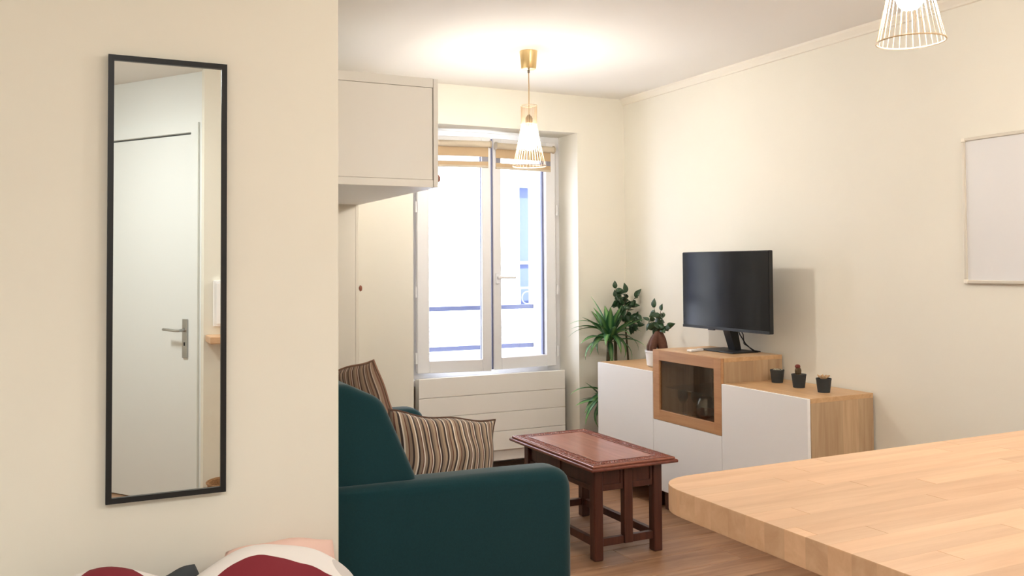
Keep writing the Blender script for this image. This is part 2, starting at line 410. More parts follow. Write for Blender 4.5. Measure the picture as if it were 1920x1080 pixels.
obj('casing', cas, M['doorwhite'], dr, M=ME)
hp = obj('handle_plate', B((D0+0.035, -0.004, 0.86), (D0+0.075, 0.005, 1.085), 0.002), M['steel'], dr, M=ME)
obj('lever', T([(D0+0.055, -0.002, 1.02), (D0+0.055, -0.045, 1.02), (D0+0.07, -0.055, 1.02), (D0+0.175, -0.055, 1.025)], 0.0085, 8), M['steel'], hp, True, M=ME)
obj('keyhole', B((D0+0.050, -0.0055, 0.93), (D0+0.060, -0.004, 0.95)), M['black'], hp, M=ME)

# ------------------------------------------------------------------ window
wn = thing('window_1', (2.45, 5.46, 0.66), 'white casement window, both sashes slightly ajar', 'window', kind='structure')
FY0, FY1 = 5.43, 5.50
obj('window_frame', boxes(((RX0+0.001, FY0, 0.665), (2.005, FY1, RT-0.001)), ((2.925, FY0, 0.665), (RX1-0.001, FY1, RT-0.001)), ((2.005, FY0, 2.190), (2.925, FY1, RT-0.001)), ((2.005, FY0, 0.665), (2.925, FY1, 0.720))), M['pvc'], wn)
obj('sill', B((RX0+0.001, 5.372, 0.62), (RX1-0.001, YO+0.04, 0.664), 0.003), M['pvc'], wn)
SZ0, SZ1 = 0.702, 2.222
def sash(hx, width, ang, side, blind_label):
    """built with the hinge on the origin and the leaf running to +x * side; then swung into the room"""
    Mx = Matrix.Translation((hx, 5.425, 0)) @ Matrix.Rotation(math.radians(-ang*side), 4, 'Z')
    def b(lo, hi, bev=0.0):
        x0, x1 = sorted((lo[0]*side, hi[0]*side)); return B((x0, lo[1], lo[2]), (x1, hi[1], hi[2]), bev)
    st, rail = 0.078, 0.078
    bm = bmesh.new()
    def add(lo, hi):
        x0, x1 = sorted((lo[0]*side, hi[0]*side)); box(bm, (x0, lo[1], lo[2]), (x1, hi[1], hi[2]), 0.004, 1)
    add((0, -0.055, SZ0), (st, 0, SZ1)); add((width-st+0.018, -0.055, SZ0), (width, 0, SZ1))
    add((st, -0.054, SZ0), (width-st+0.018, -0.001, SZ0+rail)); add((st, -0.054, SZ1-rail), (width-st+0.018, -0.001, SZ1))
    s = obj('sash', bm, M['pvc'], wn, M=Mx)
    obj('pane', b((st-0.004, -0.030, SZ0+rail-0.004), (width-st+0.022, -0.024, SZ1-rail+0.004)), M['pane'], s, M=Mx)
    g = bmesh.new()
    for lo, hi in (((st, -0.023, SZ0+rail), (st+(0.004 if side > 0 else 0.014), -0.002, SZ1-rail)), ((width-st+0.015, -0.023, SZ0+rail), (width-st+0.018, -0.002, SZ1-rail)),):  # right sash strip widened, its dark blue imitates the stile's backlit edge
        x0, x1 = sorted((lo[0]*side, hi[0]*side)); box(g, (x0, lo[1], lo[2]), (x1, hi[1], hi[2]))
    obj('gasket', g, M['gasket'], s, M=Mx)
    for z in (0.80, 1.22, 1.76):
        obj('hinge', T([(-0.008*side, -0.060, z-0.035), (-0.008*side, -0.060, z+0.035)], 0.007, 8), M['pvc'], s, True, M=Mx)
    # roller blind clipped to the top of the sash
    rb = thing('roller_blind', Mx @ Vector((width/2*side, -0.075, 2.16)), blind_label, 'blind', 'beige roller blinds on the window sashes')
    x0, x1 = 0.035, width-0.012
    obj('roller', T([(x0*side, -0.082, 2.170), (x1*side, -0.082, 2.170)], 0.021, 16), M['cassette'], rb, True, M=Mx)
    for xx in (x0-0.006, x1+0.001):
        bm = bmesh.new(); tube(bm, [((xx)*side, -0.082, 2.170), ((xx+0.006)*side, -0.082, 2.170)], 0.026, 16); obj('end_cap', bm, M['cassette'], rb, True, M=Mx)
    obj('fabric', b((x0+0.008, -0.0625, 2.092), (x1-0.006, -0.0605, 2.168)), M['blind'], rb, M=Mx)
    obj('sheer_band', b((x0+0.008, -0.0622, 2.060), (x1-0.006, -0.0608, 2.092)), M['sheer'], rb, M=Mx)
    obj('fabric', b((x0+0.008, -0.0625, 2.030), (x1-0.006, -0.0605, 2.060)), M['blind'], rb, M=Mx)
    obj('bottom_bar', b((x0+0.008, -0.066, 2.020), (x1-0.006, -0.057, 2.034), 0.002), M['cassette'], rb, M=Mx)
    return s, Mx
sash(1.972, 0.486, 10.0, 1, 'beige roller blind on the left sash, half hidden by the wall cabinet')
s2, Mx2 = sash(2.962, 0.492, 5.0, -1, 'beige roller blind on the right sash, behind the hanging lamp')
hx = -0.492+0.028
h = obj('handle', T([(hx, -0.055, 1.305), (hx, -0.085, 1.305), (hx+0.012, -0.098, 1.307), (hx+0.115, -0.098, 1.305)], [0.011, 0.010, 0.010, 0.008], 8), M['pvc'], s2, True, M=Mx2)
obj('handle_plate', B((hx-0.014, -0.066, 1.265), (hx+0.014, -0.0555, 1.335), 0.003), M['pvc'], s2, M=Mx2)
obj('meeting_strip', B((0.4925*-1-0.012, -0.050, SZ0+0.005), (-0.4925, -0.004, SZ1-0.005), 0.003), M['gasket'], s2, M=Mx2)

# ------------------------------------------------------------------ outdoors
wg = thing('window_guard', (2.45, 5.84, 0.66), 'blue grey metal guard rails outside the window', 'railing')
for z, r in ((1.085, 0.016), (0.805, 0.016)):
    obj('rail', B((RX0+0.001, 5.825, z-r), (RX1-0.001, 5.85, z+r), 0.003), M['railing'], wg)
fa = thing('facade', (4.0, 11.0, -6.0), 'pale sunlit building across the street outside the window', 'building')
def facade():
    x0, x1, z0, z1, y = -4.0, 14.0, -6.0, 9.0, 11.0
    wx = [5.51 + 2.6*k for k in range(-3, 4)]; ww, wh = 1.1, 1.75
    rows = (-2.4, 0.78, 3.96)
    bm = bmesh.new(); xs = [x0]
    for x in wx: xs += [x, x+ww]
    xs += [x1]
    zs = [z0]
    for z in rows: zs += [z, z+wh]
    zs += [z1]
    for i in range(len(xs)-1):
        for j in range(len(zs)-1):
            if i % 2 == 1 and j % 2 == 1: continue
            box(bm, (xs[i], y, zs[j]), (xs[i+1], y+0.3, zs[j+1]))
    bmesh.ops.remove_doubles(bm, verts=bm.verts, dist=1e-4)
    obj('wall', bm, M['facade'], fa)
    for z in rows:
        obj('ledge', B((x0, y-0.09, z-0.24), (x1, y, z-0.19), 0.01), M['facadetrim'], fa)
        obj('ledge', B((x0, y-0.05, z-0.40), (x1, y, z-0.36), 0.01), M['facadetrim'], fa)
        obj('ledge', B((x0, y-0.07, z-0.60), (x1, y, z-0.53), 0.01), M['facadetrim'], fa)
        for x in wx:
            w = obj('window', boxes(((x, y+0.14, z), (x+0.06, y+0.2, z+wh)), ((x+ww-0.06, y+0.14, z), (x+ww, y+0.2, z+wh)), ((x+0.06, y+0.14, z+wh-0.06), (x+ww-0.06, y+0.2, z+wh)), ((x+0.06, y+0.14, z), (x+ww-0.06, y+0.2, z+0.06)), ((x+ww/2-0.04, y+0.14, z+0.06), (x+ww/2+0.04, y+0.2, z+wh-0.06)), ((x+0.06, y+0.14, z+0.62), (x+ww/2-0.04, y+0.2, z+0.66)), ((x+ww/2+0.04, y+0.14, z+0.62), (x+ww-0.06, y+0.2, z+0.66))), M['facadetrim'], fa)
            obj('pane', B((x, y+0.2, z), (x+ww, y+0.22, z+wh)), M['shutter'], w)
            g = bmesh.new(); n = 5; s = ww/n
            box(g, (x, y-0.02, z+0.28), (x+ww, y+0.0, z+0.31)); box(g, (x, y-0.02, z+0.02), (x+ww, y+0.0, z+0.04))
            for k in range(n):
                c = Vector((x+s*(k+0.5), y-0.01, z+0.16)); r = 0.085
                tube(g, [c+Vector((r*math.cos(a), 0, r*math.sin(a))) for a in [2*math.pi*j/14 for j in range(15)]], 0.009, 5)
                tube(g, [c+Vector((-s/2, 0, -0.12)), c+Vector((-s/2, 0, 0.13))], 0.009, 5)
            obj('window_guard', g, M['railing'], w)
facade()

# ------------------------------------------------------------------ radiator
rd = thing('radiator', (2.455, 5.31, 0.19), 'wide white electric panel radiator under the window', 'radiator')
obj('body', B((1.945, 5.285, 0.20), (2.965, 5.365, 0.672), 0.004), M['cabwhite'], rd)
for k in range(4):
    z0 = 0.192 + k*0.1225
    obj('panel', B((1.935, 5.270, z0), (2.975, 5.2848, z0+0.1205), 0.0025), M['cabwhite'], rd)
obj('added_base_strip', B((1.965, 5.300, 0.117), (2.945, 5.360, 0.1985), 0.003), M['cabwhite'], rd)  # added white strip, brightens the dark gap below the panels
for x in (2.1, 2.8): obj('bracket', B((x, 5.366, 0.3), (x+0.04, YB-0.001, 0.34)), M['cabwhite'], rd)

# ------------------------------------------------------------------ wall cabinet over the sofa and the tall cupboard
C1, CY1, CY2, CB, CT = 1.489, 3.7925, 5.02, 1.740, 2.236
wc = thing('wall_cabinet', (1.07, 4.4, CB), 'white overhead wall cabinet mounted above the sofa', 'cabinet')
obj('bottom_board', B((XL, CY1, CB), (C1-0.024, CY2, CB+0.034), 0.002), M['cabwhite'], wc)
obj('top_board', B((XL, CY1, CT-0.042), (C1-0.024, CY2, CT), 0.002), M['cabwhite'], wc)
obj('side_panel', B((XL, CY1+0.003, CB+0.035), (C1-0.026, CY1+0.02, CT-0.043), 0.0015), M['cabwhite'], wc)
obj('side_panel', B((XL, CY2-0.02, CB+0.035), (C1-0.026, CY2-0.002, CT-0.043), 0.0015), M['cabwhite'], wc)
obj('back_panel', B((XL, CY1+0.021, CB+0.035), (XL+0.01, CY2-0.021, CT-0.043)), M['cabwhite'], wc)
def knob(parent, x, y, z):
    k = Lt((0, 0, 0), [(0.006, 0), (0.006, 0.010), (0.009, 0.014), (0.017, 0.018), (0.018, 0.022), (0.014, 0.027), (0.004, 0.029)], 16)
    obj('knob', k, M['knob'], parent, True, M=Matrix.Translation((x, y, z)) @ Matrix.Rotation(math.pi/2, 4, 'Y'))
for k, (a, b, ky) in enumerate(((CY1, 4.405, CY1+0.055), (4.409, CY2, CY2-0.05))):
    d = obj('door', B((C1-0.022, a, CB+0.001), (C1, b, CT-0.001), 0.002), M['cabwhite'], wc)
    knob(d, C1+0.0005, ky, 1.787)
tc_ = thing('tall_cupboard', (1.05, 5.1, 0), 'tall narrow cream cupboard beside the window wall', 'cupboard')
obj('body', B((XL, 5.03, 0), (1.462, YW-0.002, CT), 0.002), M['trim'], tc_)
d = obj('door', B((1.4625, 5.03, 0.06), (1.482, YW-0.003, CT), 0.002), M['trim'], tc_)
knob(d, 1.4825, 5.07, 1.257)

# ------------------------------------------------------------------ television cabinets
XF, Y0 = 2.9766, 3.0566
ZB, ZL, ZG, ZGB = 0.1155, 0.774, 0.9024, 0.5077
def cabinet(y0, y1, z0, z1, label, glassy=False, legs=True, open_bottom=False):
    t = thing('sideboard_cabinet', ((XF+XR)/2, (y0+y1)/2, 0 if legs else z0), label, 'cabinet')
    xb, xc = XR-0.013, XF+0.0205; th = 0.022
    e = 0.0007
    y0 += e; y1 -= e
    obj('top', B((xc, y0, z1-th), (xb, y1, z1), 0.001, 1), M['oak_x'], t)
    obj('bottom', B((xc, y0+th, z0), (xb, y1-th, z0+th)), M['oak_x'], t)
    for a, b in ((y0, y0+th), (y1-th, y1)): obj('side_panel', B((xc, a, z0), (xb, b, z1-th), 0.0007, 1), M['oak'], t)
    obj('back_panel', B((xb-0.008, y0+th, z0+th), (xb, y1-th, z1-th)), M['carcassdark'] if glassy else M['oak'], t)
    if legs:
        for x in (XF+0.075, XR-0.06):
            for y in (y0+0.06, y1-0.06):
                obj('leg', B((x-0.025, y-0.025, 0.0), (x+0.025, y+0.025, z0), 0.003), M['mahog'], t)
    g = 0.0012
    if not glassy:
        obj('door', B((XF, y0+g, z0+g), (XF+0.018, y1-g, z1-0.001), 0.0015), M['white'], t)
    else:
        w = 0.058
        d = thing_part('door', t, (XF, (y0+y1)/2, (z0+z1)/2))
        for lo, hi in (((y0+g, z0+g), (y0+w, z1-0.001)), ((y1-w, z0+g), (y1-g, z1-0.001))):
            obj('stile', B((XF, lo[0], lo[1]), (XF+0.019, hi[0], hi[1]), 0.001), M['oak_door'], d)
        for lo, hi in (((y0+w, z0+g), (y1-w, z0+w)), ((y0+w, z1-w), (y1-w, z1-0.001))):
            obj('rail', B((XF+0.0003, lo[0], lo[1]), (XF+0.0187, hi[0], hi[1]), 0.001), M['oak_door'], d)
        obj('pane', B((XF+0.010, y0+w, z0+w), (XF+0.014, y1-w, z1-w)), M['smoke'], d)
        obj('shelf', B((XF+0.07, y0+th, 0.683), (xb-0.01, y1-th, 0.689)), M['clear'], t)
    return t
def thing_part(name, parent, loc):
    o = bpy.data.objects.new(name, None); C.objects.link(o); o.empty_display_size = 0.03
    o.parent = parent; o.location = Vector(loc)-WLOC[parent]; WLOC[o] = Vector(loc); return o
cabinet(Y0, Y0+0.6, ZB, ZL, 'white-fronted low cabinet with oak sides under the three small pots')
cabinet(Y0+1.2, Y0+1.8, ZB, ZL, 'white-fronted low cabinet nearest the window and the tall plant')
cabinet(Y0+0.6, Y0+1.2, ZB, ZGB, 'white-fronted lower cabinet directly beneath the glass-door cabinet')
cabinet(Y0+0.6, Y0+1.2, ZGB, ZG, 'oak cabinet with a smoked glass door carrying the television', True, False)

# glassware inside the glass-door cabinet
zf = ZGB+0.0225
def tumbler(x, y, z, label, r=0.033, hgt=0.10, wide=1.0):
    o = obj('drinking_glass', Lt((x, y, z), [(r*0.8, 0), (r*wide, hgt), (r*wide-0.002, hgt), (r*0.8-0.002, 0.006)], 20, True, True), M['clear'], None, True)
    return tag(o, label, 'glass')
def jar(x, y, z, label):
    prof = [(0.030, 0), (0.058, 0.002), (0.060, 0.03), (0.056, 0.10), (0.044, 0.128), (0.018, 0.137), (0.0175, 0.135), (0.042, 0.126), (0.054, 0.099), (0.058, 0.03), (0.056, 0.004)]
    return tag(obj('glass_jar', Lt((x, y, z), prof, 28, True, True), M['clear'], None, True), label, 'jar')
jar(3.10, 3.93, zf, 'large clear glass jar at the right inside the glass-door cabinet')
def stem_glass(x, y, z, label):
    prof = [(0.030, 0), (0.028, 0.003), (0.005, 0.008), (0.004, 0.06), (0.018, 0.075), (0.030, 0.10), (0.028, 0.138), (0.0265, 0.138), (0.028, 0.10), (0.016, 0.078)]
    return tag(obj('wine_glass', Lt((x, y, z), prof, 20, True, True), M['clear'], None, True), label, 'glass')
stem_glass(3.12, 4.17, zf, 'clear wine glass second from the left inside the glass-door cabinet')
stem_glass(3.09, 4.12, zf, 'clear wine glass next to the orange bowl in the glass-door cabinet') if False else None
stem_glass(3.17, 4.11, zf, 'clear wine glass at the back, left of the orange bowl in the cabinet')
o = obj('bowl', Lt((3.16, 4.02, zf), [(0.025, 0), (0.045, 0.02), (0.052, 0.05), (0.049, 0.05), (0.042, 0.022), (0.02, 0.006)], 24), M['red'], None, True)
tag(o, 'small orange bowl inside the glass-door cabinet', 'bowl')
tumbler(3.22, 3.86, 0.6895, 'clear tumbler on the upper glass shelf inside the cabinet')

# ------------------------------------------------------------------ monitor
tv = thing('television', (3.27, 3.98, ZG), 'black flat television on a slim stand on the oak cabinet', 'television')
MY0, MY1, MZ0, MZ1 = 3.546, 4.272, 1.022, 1.455
obj('housing', B((3.206, MY0, MZ0), (3.232, MY1, MZ1), 0.004), M['blackplastic'], tv)
sc_ = obj('screen', B((3.2035, MY0+0.004, MZ0+0.016), (3.2058, MY1-0.004, MZ1-0.004)), M['screen'], tv)
obj('bezel', B((3.202, MY0+0.001, MZ0), (3.2059, MY1-0.001, MZ0+0.0155), 0.001), M['blackplastic'], tv)
obj('sensor', B((3.208, 4.00, MZ0-0.006), (3.222, 4.05, MZ0-0.0002), 0.002), M['blackplastic'], tv)
obj('stand_neck', prism_y([(3.2325, MZ0+0.12), (3.262, MZ0+0.12), (3.312, ZG+0.009), (3.270, ZG+0.009), (3.2325, MZ0-0.005)], 3.892, 3.948), M['blackplastic'], tv)
obj('stand_base', B((3.175, 3.80, ZG+0.0005), (3.355, 4.09, ZG+0.008), 0.003), M['blackplastic'], tv)
for k, dy in enumerate((0.0, 0.014)):
    obj('cable', T([(3.24, 3.845-dy, MZ0+0.03), (3.262, 3.845-dy*2, MZ0-0.02), (3.29, 3.83+dy, 0.95), (3.325, 3.815-dy, ZG+0.012), (3.365, 3.80, ZG+0.0045)], 0.0032, 6), M['blackplastic'], tv, True)
rm = thing('remote_control', (3.12, 4.02, ZG), 'slim white remote control in front of the television', 'remote')
Mr = Matrix.Translation((3.118, 4.03, ZG)) @ Matrix.Rotation(math.radians(12), 4, 'Z')
obj('case', B((-0.07, -0.017, 0.0005), (0.035, 0.017, 0.013), 0.004), M['white'], rm, True, M=Mr)
for k in range(3): obj('button', Lt((-0.045+0.018*k, 0, 0.0132), [(0.005, 0), (0.0045, 0.0012)], 10), M['alu'], rm, M=Mr)

# ------------------------------------------------------------------ three small pots
def small_pot(x, y, label, kind):
    t = thing('potted_cactus', (x, y, ZL), label, 'potted plant', 'three small pots on the low cabinet')
    hp, rt, rb = 0.066, 0.036, 0.028
    obj('pot', Lt((x, y, ZL+0.0004), [(rb, 0), (rt-0.001, hp-0.008), (rt, hp-0.006), (rt, hp), (rt-0.004, hp), (rt-0.005, hp-0.006)], 28), M['pot'], t, True)
    obj('soil', Lt((x, y, ZL+hp-0.0055), [(rt-0.006, 0), (rt-0.010, 0.003)], 20), M['gravel'] if kind == 'gravel' else M['soil'], t)
    zt = ZL+hp-0.002
    if kind == 'cactus':
        bm = Lt((x-0.002, y+0.003, zt), [(0.011, 0), (0.0155, 0.008), (0.016, 0.022), (0.012, 0.032)], 14)
        for i, v in enumerate(bm.verts):
            if i % 2: v.co.x += (x-v.co.x)*0.14; v.co.y += (y-v.co.y)*0.14
        obj('stem', bm, M['cactus'], t)
        obj('crown', Lt((x-0.003, y+0.004, zt+0.031), [(0.009, 0), (0.014, 0.006), (0.012, 0.014), (0.005, 0.018)], 14), M['cactusred'], t, True)
    elif kind == 'dry':
        for k in range(6):
            a = k*1.05; l = 0.014+0.005*(k % 3)
            obj('offset', T([(x+0.006*math.cos(a), y+0.006*math.sin(a), zt), (x+l*math.cos(a)*0.9, y+l*math.sin(a)*0.9, zt+0.010+0.004*(k % 2)), (x+l*1.2*math.cos(a), y+l*1.2*math.sin(a), zt+0.018)], [0.004, 0.0055, 0.0015], 7), M['dry'], t, True)
    else:
        for k in range(7):
            a = k*0.9; r = 0.006+0.003*k
            obj('pebble', Lt((x+r*math.cos(a), y+r*math.sin(a), zt), [(0.003, 0), (0.005, 0.002), (0.003, 0.006)], 8), M['gravel'], t, True)
small_pot(3.262, 3.560, 'small charcoal pot of pale gravel nearest the television', 'gravel')
small_pot(3.222, 3.365, 'small charcoal pot with a reddish upright cactus, middle of three', 'cactus')
small_pot(3.205, 3.185, 'small charcoal pot with a dry beige plant nearest the counter', 'dry')

# ------------------------------------------------------------------ whiteboard
wb = thing('whiteboard', (XR, 2.11, 1.29), 'white dry-erase board with a slim pale metal frame on the wall', 'whiteboard')
wy0, wy1, wz0, wz1 = 1.662, 2.562, 1.297, 1.911
obj('panel', B((XR-0.010, wy0+0.01, wz0+0.01), (XR-0.001, wy1-0.01, wz1-0.01)), M['board'], wb)
for lo, hi in (((wy0+0.016, wz0), (wy1-0.016, wz0+0.014)), ((wy0+0.016, wz1-0.014), (wy1-0.016, wz1)), ((wy0, wz0+0.016), (wy0+0.014, wz1-0.016)), ((wy1-0.014, wz0+0.016), (wy1, wz1-0.016))):
    obj('frame_bar', B((XR-0.018, lo[0], lo[1]), (XR-0.001, hi[0], hi[1]), 0.003), M['alu'], wb)
for y in (wy0, wy1-0.0165):
    for z in (wz0, wz1-0.0165): obj('corner_cap', B((XR-0.020, y-0.0005, z-0.0005), (XR-0.001, y+0.017, z+0.017), 0.003), M['trim'], wb)

# ------------------------------------------------------------------ mirror
mr_ = thing('wall_mirror', (0.216, YP, 0.81), 'tall narrow wall mirror in a thin black frame', 'mirror')
mx0, mx1, mz0, mz1, mf = 0.0753, 0.3568, 0.8106, 1.911, 0.0135
ym = 2.400
obj('glass', B((mx0+mf-0.002, ym+0.006, mz0+mf-0.002), (mx1-mf+0.002, ym+0.010, mz1-mf+0.002)), M['mirror'], mr_)
for lo, hi in (((mx0, mz0), (mx0+mf, mz1)), ((mx1-mf, mz0), (mx1, mz1)), ((mx0+mf, mz0), (mx1-mf, mz0+mf)), ((mx0+mf, mz1-mf), (mx1-mf, mz1))):
    obj('frame_bar', B((lo[0], ym, lo[1]), (hi[0], YP-0.001, hi[1])), M['black'], mr_)
obj('backing', B((mx0+mf, ym+0.011, mz0+mf), (mx1-mf, YP-0.002, mz1-mf)), M['black'], mr_)

# ------------------------------------------------------------------ pendant lamps
def pendant(x, y, drop, label):
    t = thing('pendant_lamp', (x, y, HC), label, 'lamp', 'wire pendant lamps')
    obj('canopy', Lt((x, y, HC-0.096), [(0.010, -0.002), (0.036, 0.0), (0.040, 0.006), (0.0475, 0.095)], 36), M['brass'], t, True)
    obj('cord_grip', Lt((x, y, HC-0.118), [(0.0035, 0), (0.006, 0.004), (0.006, 0.018)], 12), M['socket'], t, True)
    zt = HC-drop                          # top of the shade
    obj('cord', T([(x, y, HC-0.112), (x+0.001, y, (HC-0.11+zt)/2), (x, y, zt-0.06)], 0.0028, 8), M['cord'], t, True)
    prof = [(0.0425, 0.0), (0.0425, -0.03), (0.041, -0.075), (0.0425, -0.105), (0.050, -0.150), (0.063, -0.215), (0.078, -0.280), (0.088, -0.322)]
    bm = bmesh.new(); n = 30
    for k in range(n):
        a = 2*math.pi*k/n
        tube(bm, [(x+r*math.cos(a), y+r*math.sin(a), zt+z) for r, z in prof], 0.0012, 5)
    sh = obj('wire_shade', bm, M['bronze'], t, True)
    bm = bmesh.new(); ring(bm, (x, y, zt), 0.0425, 0.0022); ring(bm, (x, y, zt-0.322), 0.088, 0.0024); ring(bm, (x, y, zt-0.098), 0.042, 0.002)
    obj('shade_ring', bm, M['bronze'], sh, True)
    bm = bmesh.new()
    for k in range(3):
        a = 2*math.pi*k/3+0.3
        tube(bm, [(x+0.019*math.cos(a), y+0.019*math.sin(a), zt-0.098), (x+0.0415*math.cos(a), y+0.0415*math.sin(a), zt-0.098)], 0.0018, 5)
    obj('spider', bm, M['bronze'], sh)
    obj('socket', Lt((x, y, zt-0.118), [(0.016, 0), (0.019, 0.004), (0.019, 0.050), (0.012, 0.062), (0.005, 0.070)], 20), M['socket'], t, True)
    obj('bulb', Lt((x, y, zt-0.236), [(0.004, 0), (0.020, 0.004), (0.031, 0.016), (0.0365, 0.034), (0.035, 0.052), (0.027, 0.076), (0.0145, 0.100), (0.0135, 0.1175)], 24), M['bulb'], t, 'all', label='glowing warm white bulb')
pendant(2.163, 4.198, 0.290, 'brass and wire pendant lamp hanging in front of the window')
pendant(2.040, 1.692, 0.212, 'wire pendant lamp at the top right above the counter')

# ------------------------------------------------------------------ sofa
SY0, SY1 = 2.935, 4.645
sf = thing('sofa', (1.17, (SY0+SY1)/2, 0), 'teal fabric two-seat sofa with rounded arms', 'sofa')
def arm(y0, y1, dx=0):
    prof = rounded([(0.70, 0.10), (1.692, 0.10), (1.692, 0.630), (1.40, 0.636), (0.70, 0.646)], [0, 0, 0.095, 0, 0], 8)
    return round_y(prof, y0, y1, 0.045, 6)
obj('arm', arm(SY0, SY0+0.15), M['teal'], sf, True)
obj('arm', arm(SY1-0.15, SY1), M['teal'], sf, True)
bprof = rounded([(0.68, 0.10), (1.00, 0.10), (1.13, 0.45), (1.085, 0.655), (0.965, 0.925), (0.84, 0.985), (0.68, 0.985)], [0, 0, 0, 0, 0.10, 0.08, 0], 6)
obj('backrest', round_y(bprof, SY0+0.045, SY1-0.045, 0.030, 6), M['teal'], sf, True)
obj('base', B((0.75, SY0+0.152, 0.10), (1.655, SY1-0.152, 0.27), 0.015, 3), M['teal'], sf, True)
ymid = (SY0+SY1)/2
for a, b in ((SY0+0.154, ymid-0.002), (ymid+0.002, SY1-0.154)):
    obj('seat_cushion', B((1.09, a, 0.272), (1.695, b, 0.425), 0.035, 4), M['teal'], sf, True)
obj('front_panel', B((1.655, SY0+0.004, 0.165), (1.684, SY1-0.004, 0.42), 0.012, 3), M['teal'], sf, True) if False else None
for x in (0.78, 1.60):
    for y in (SY0+0.07, SY1-0.07):
        obj('foot', Lt((x, y, 0), [(0.018, 0), (0.025, 0.10)], 14), M['blackplastic'], sf, True)

def cushion_bm(w, h, t, n=28, seed=0, pinch=0.06, wrinkle=0.006):
    """square pillow in the local X-Y plane, thickness along Z, UV in metres"""
    rnd = random.Random(seed); ph = [rnd.uniform(0, 6.28) for _ in range(6)]
    bm = bmesh.new(); uvl = bm.loops.layers.uv.new('UVMap')
    def P(u, v, s):
        pr = max(0.0, (1-abs(u)**2.6)*(1-abs(v)**2.6))**0.55
        x = w/2*u*(1-pinch*(1-v*v)); y = h/2*v*(1-pinch*(1-u*u))
        z = s*t/2*pr
        z += s*wrinkle*pr*(math.sin(7*u+ph[0]+2*v)+math.sin(9*v+ph[1]-3*u)*0.7)
        x += wrinkle*0.8*math.sin(6*v+ph[2]); y += wrinkle*0.8*math.sin(6*u+ph[3])
        return (x, y, z)
    g = {}
    for s in (1, -1):
        for i in range(n+1):
            for j in range(n+1):
                u, v = -1+2*i/n, -1+2*j/n
                edge = i in (0, n) or j in (0, n)
                if s == -1 and edge: g[(s, i, j)] = g[(1, i, j)]
                else: g[(s, i, j)] = bm.verts.new(P(u, v, s))
        for i in range(n):
            for j in range(n):
                q = [(i, j), (i+1, j), (i+1, j+1), (i, j+1)]
                if s == -1: q = q[::-1]
                f = bm.faces.new([g[(s, a, b)] for a, b in q])
                for lp, (a, b) in zip(f.loops, q): lp[uvl].uv = ((-1+2*a/n)*w/2, (-1+2*b/n)*h/2)
    return bm
def frame(c, u, v):
    u = Vector(u).normalized(); v = Vector(v); v = (v-u*v.dot(u)).normalized(); n = u.cross(v)
    m = Matrix((u, v, n)).transposed().to_4x4(); m.translation = Vector(c); return m
def cushion(name, c, u, v, w, h, t, mat, label, cat='cushion', group=None, seed=0, piping=None, pinch=0.06, wrinkle=0.006):
    Mx = frame(c, u, v)
    o = thing(name, c, label, cat, group)
    obj('cover', cushion_bm(w, h, t, seed=seed, pinch=pinch, wrinkle=wrinkle), M[mat], o, 'all', M=Mx)
    if piping:
        pts = []
        for (a, b) in [(-1, s) for s in (-1, 0, 1)] + [(0, 1)] + [(1, s) for s in (1, 0, -1)] + [(0, -1), (-1, -1)]:
            pass
        bm = bmesh.new(); n = 14; loop = []
        for k in range(n): loop.append((-1+2*k/n, -1))
        for k in range(n): loop.append((1, -1+2*k/n))
        for k in range(n): loop.append((1-2*k/n, 1))
        for k in range(n): loop.append((-1, 1-2*k/n))
        loop.append((-1, -1))
        rnd = random.Random(seed); ph = [rnd.uniform(0, 6.28) for _ in range(6)]
        pts = [(w/2*a*(1-pinch*(1-b*b))+wrinkle*0.8*math.sin(6*b+ph[2]), h/2*b*(1-pinch*(1-a*a))+wrinkle*0.8*math.sin(6*a+ph[3]), 0) for a, b in loop]
        tube(bm, pts, 0.005, 6, cap=False)
        obj('piping', bm, M[piping], o, True, M=Mx)
    return o
M['piping_pale'] = plain('rosy_piping', (168, 128, 108), 0.9)
M['piping'] = plain('brown_piping', (92, 66, 52), 0.9)
cushion('striped_cushion', (1.285, 3.250, 0.605), (0.965, 0.12, -0.17), (-0.05, 0.20, 0.97), 0.48, 0.40, 0.19, 'stripe', 'brown and cream striped cushion leaning by the near sofa arm', group='striped sofa cushions', seed=2, piping='piping')
cushion('striped_cushion', (1.155, 3.985, 0.715), (0.52, -0.82, 0.22), (-0.38, 0.0, 0.92), 0.46, 0.46, 0.14, 'stripe_pale', 'rosy striped cushion at the back of the sofa, partly hidden', group='striped sofa cushions', seed=5, piping='piping_pale')

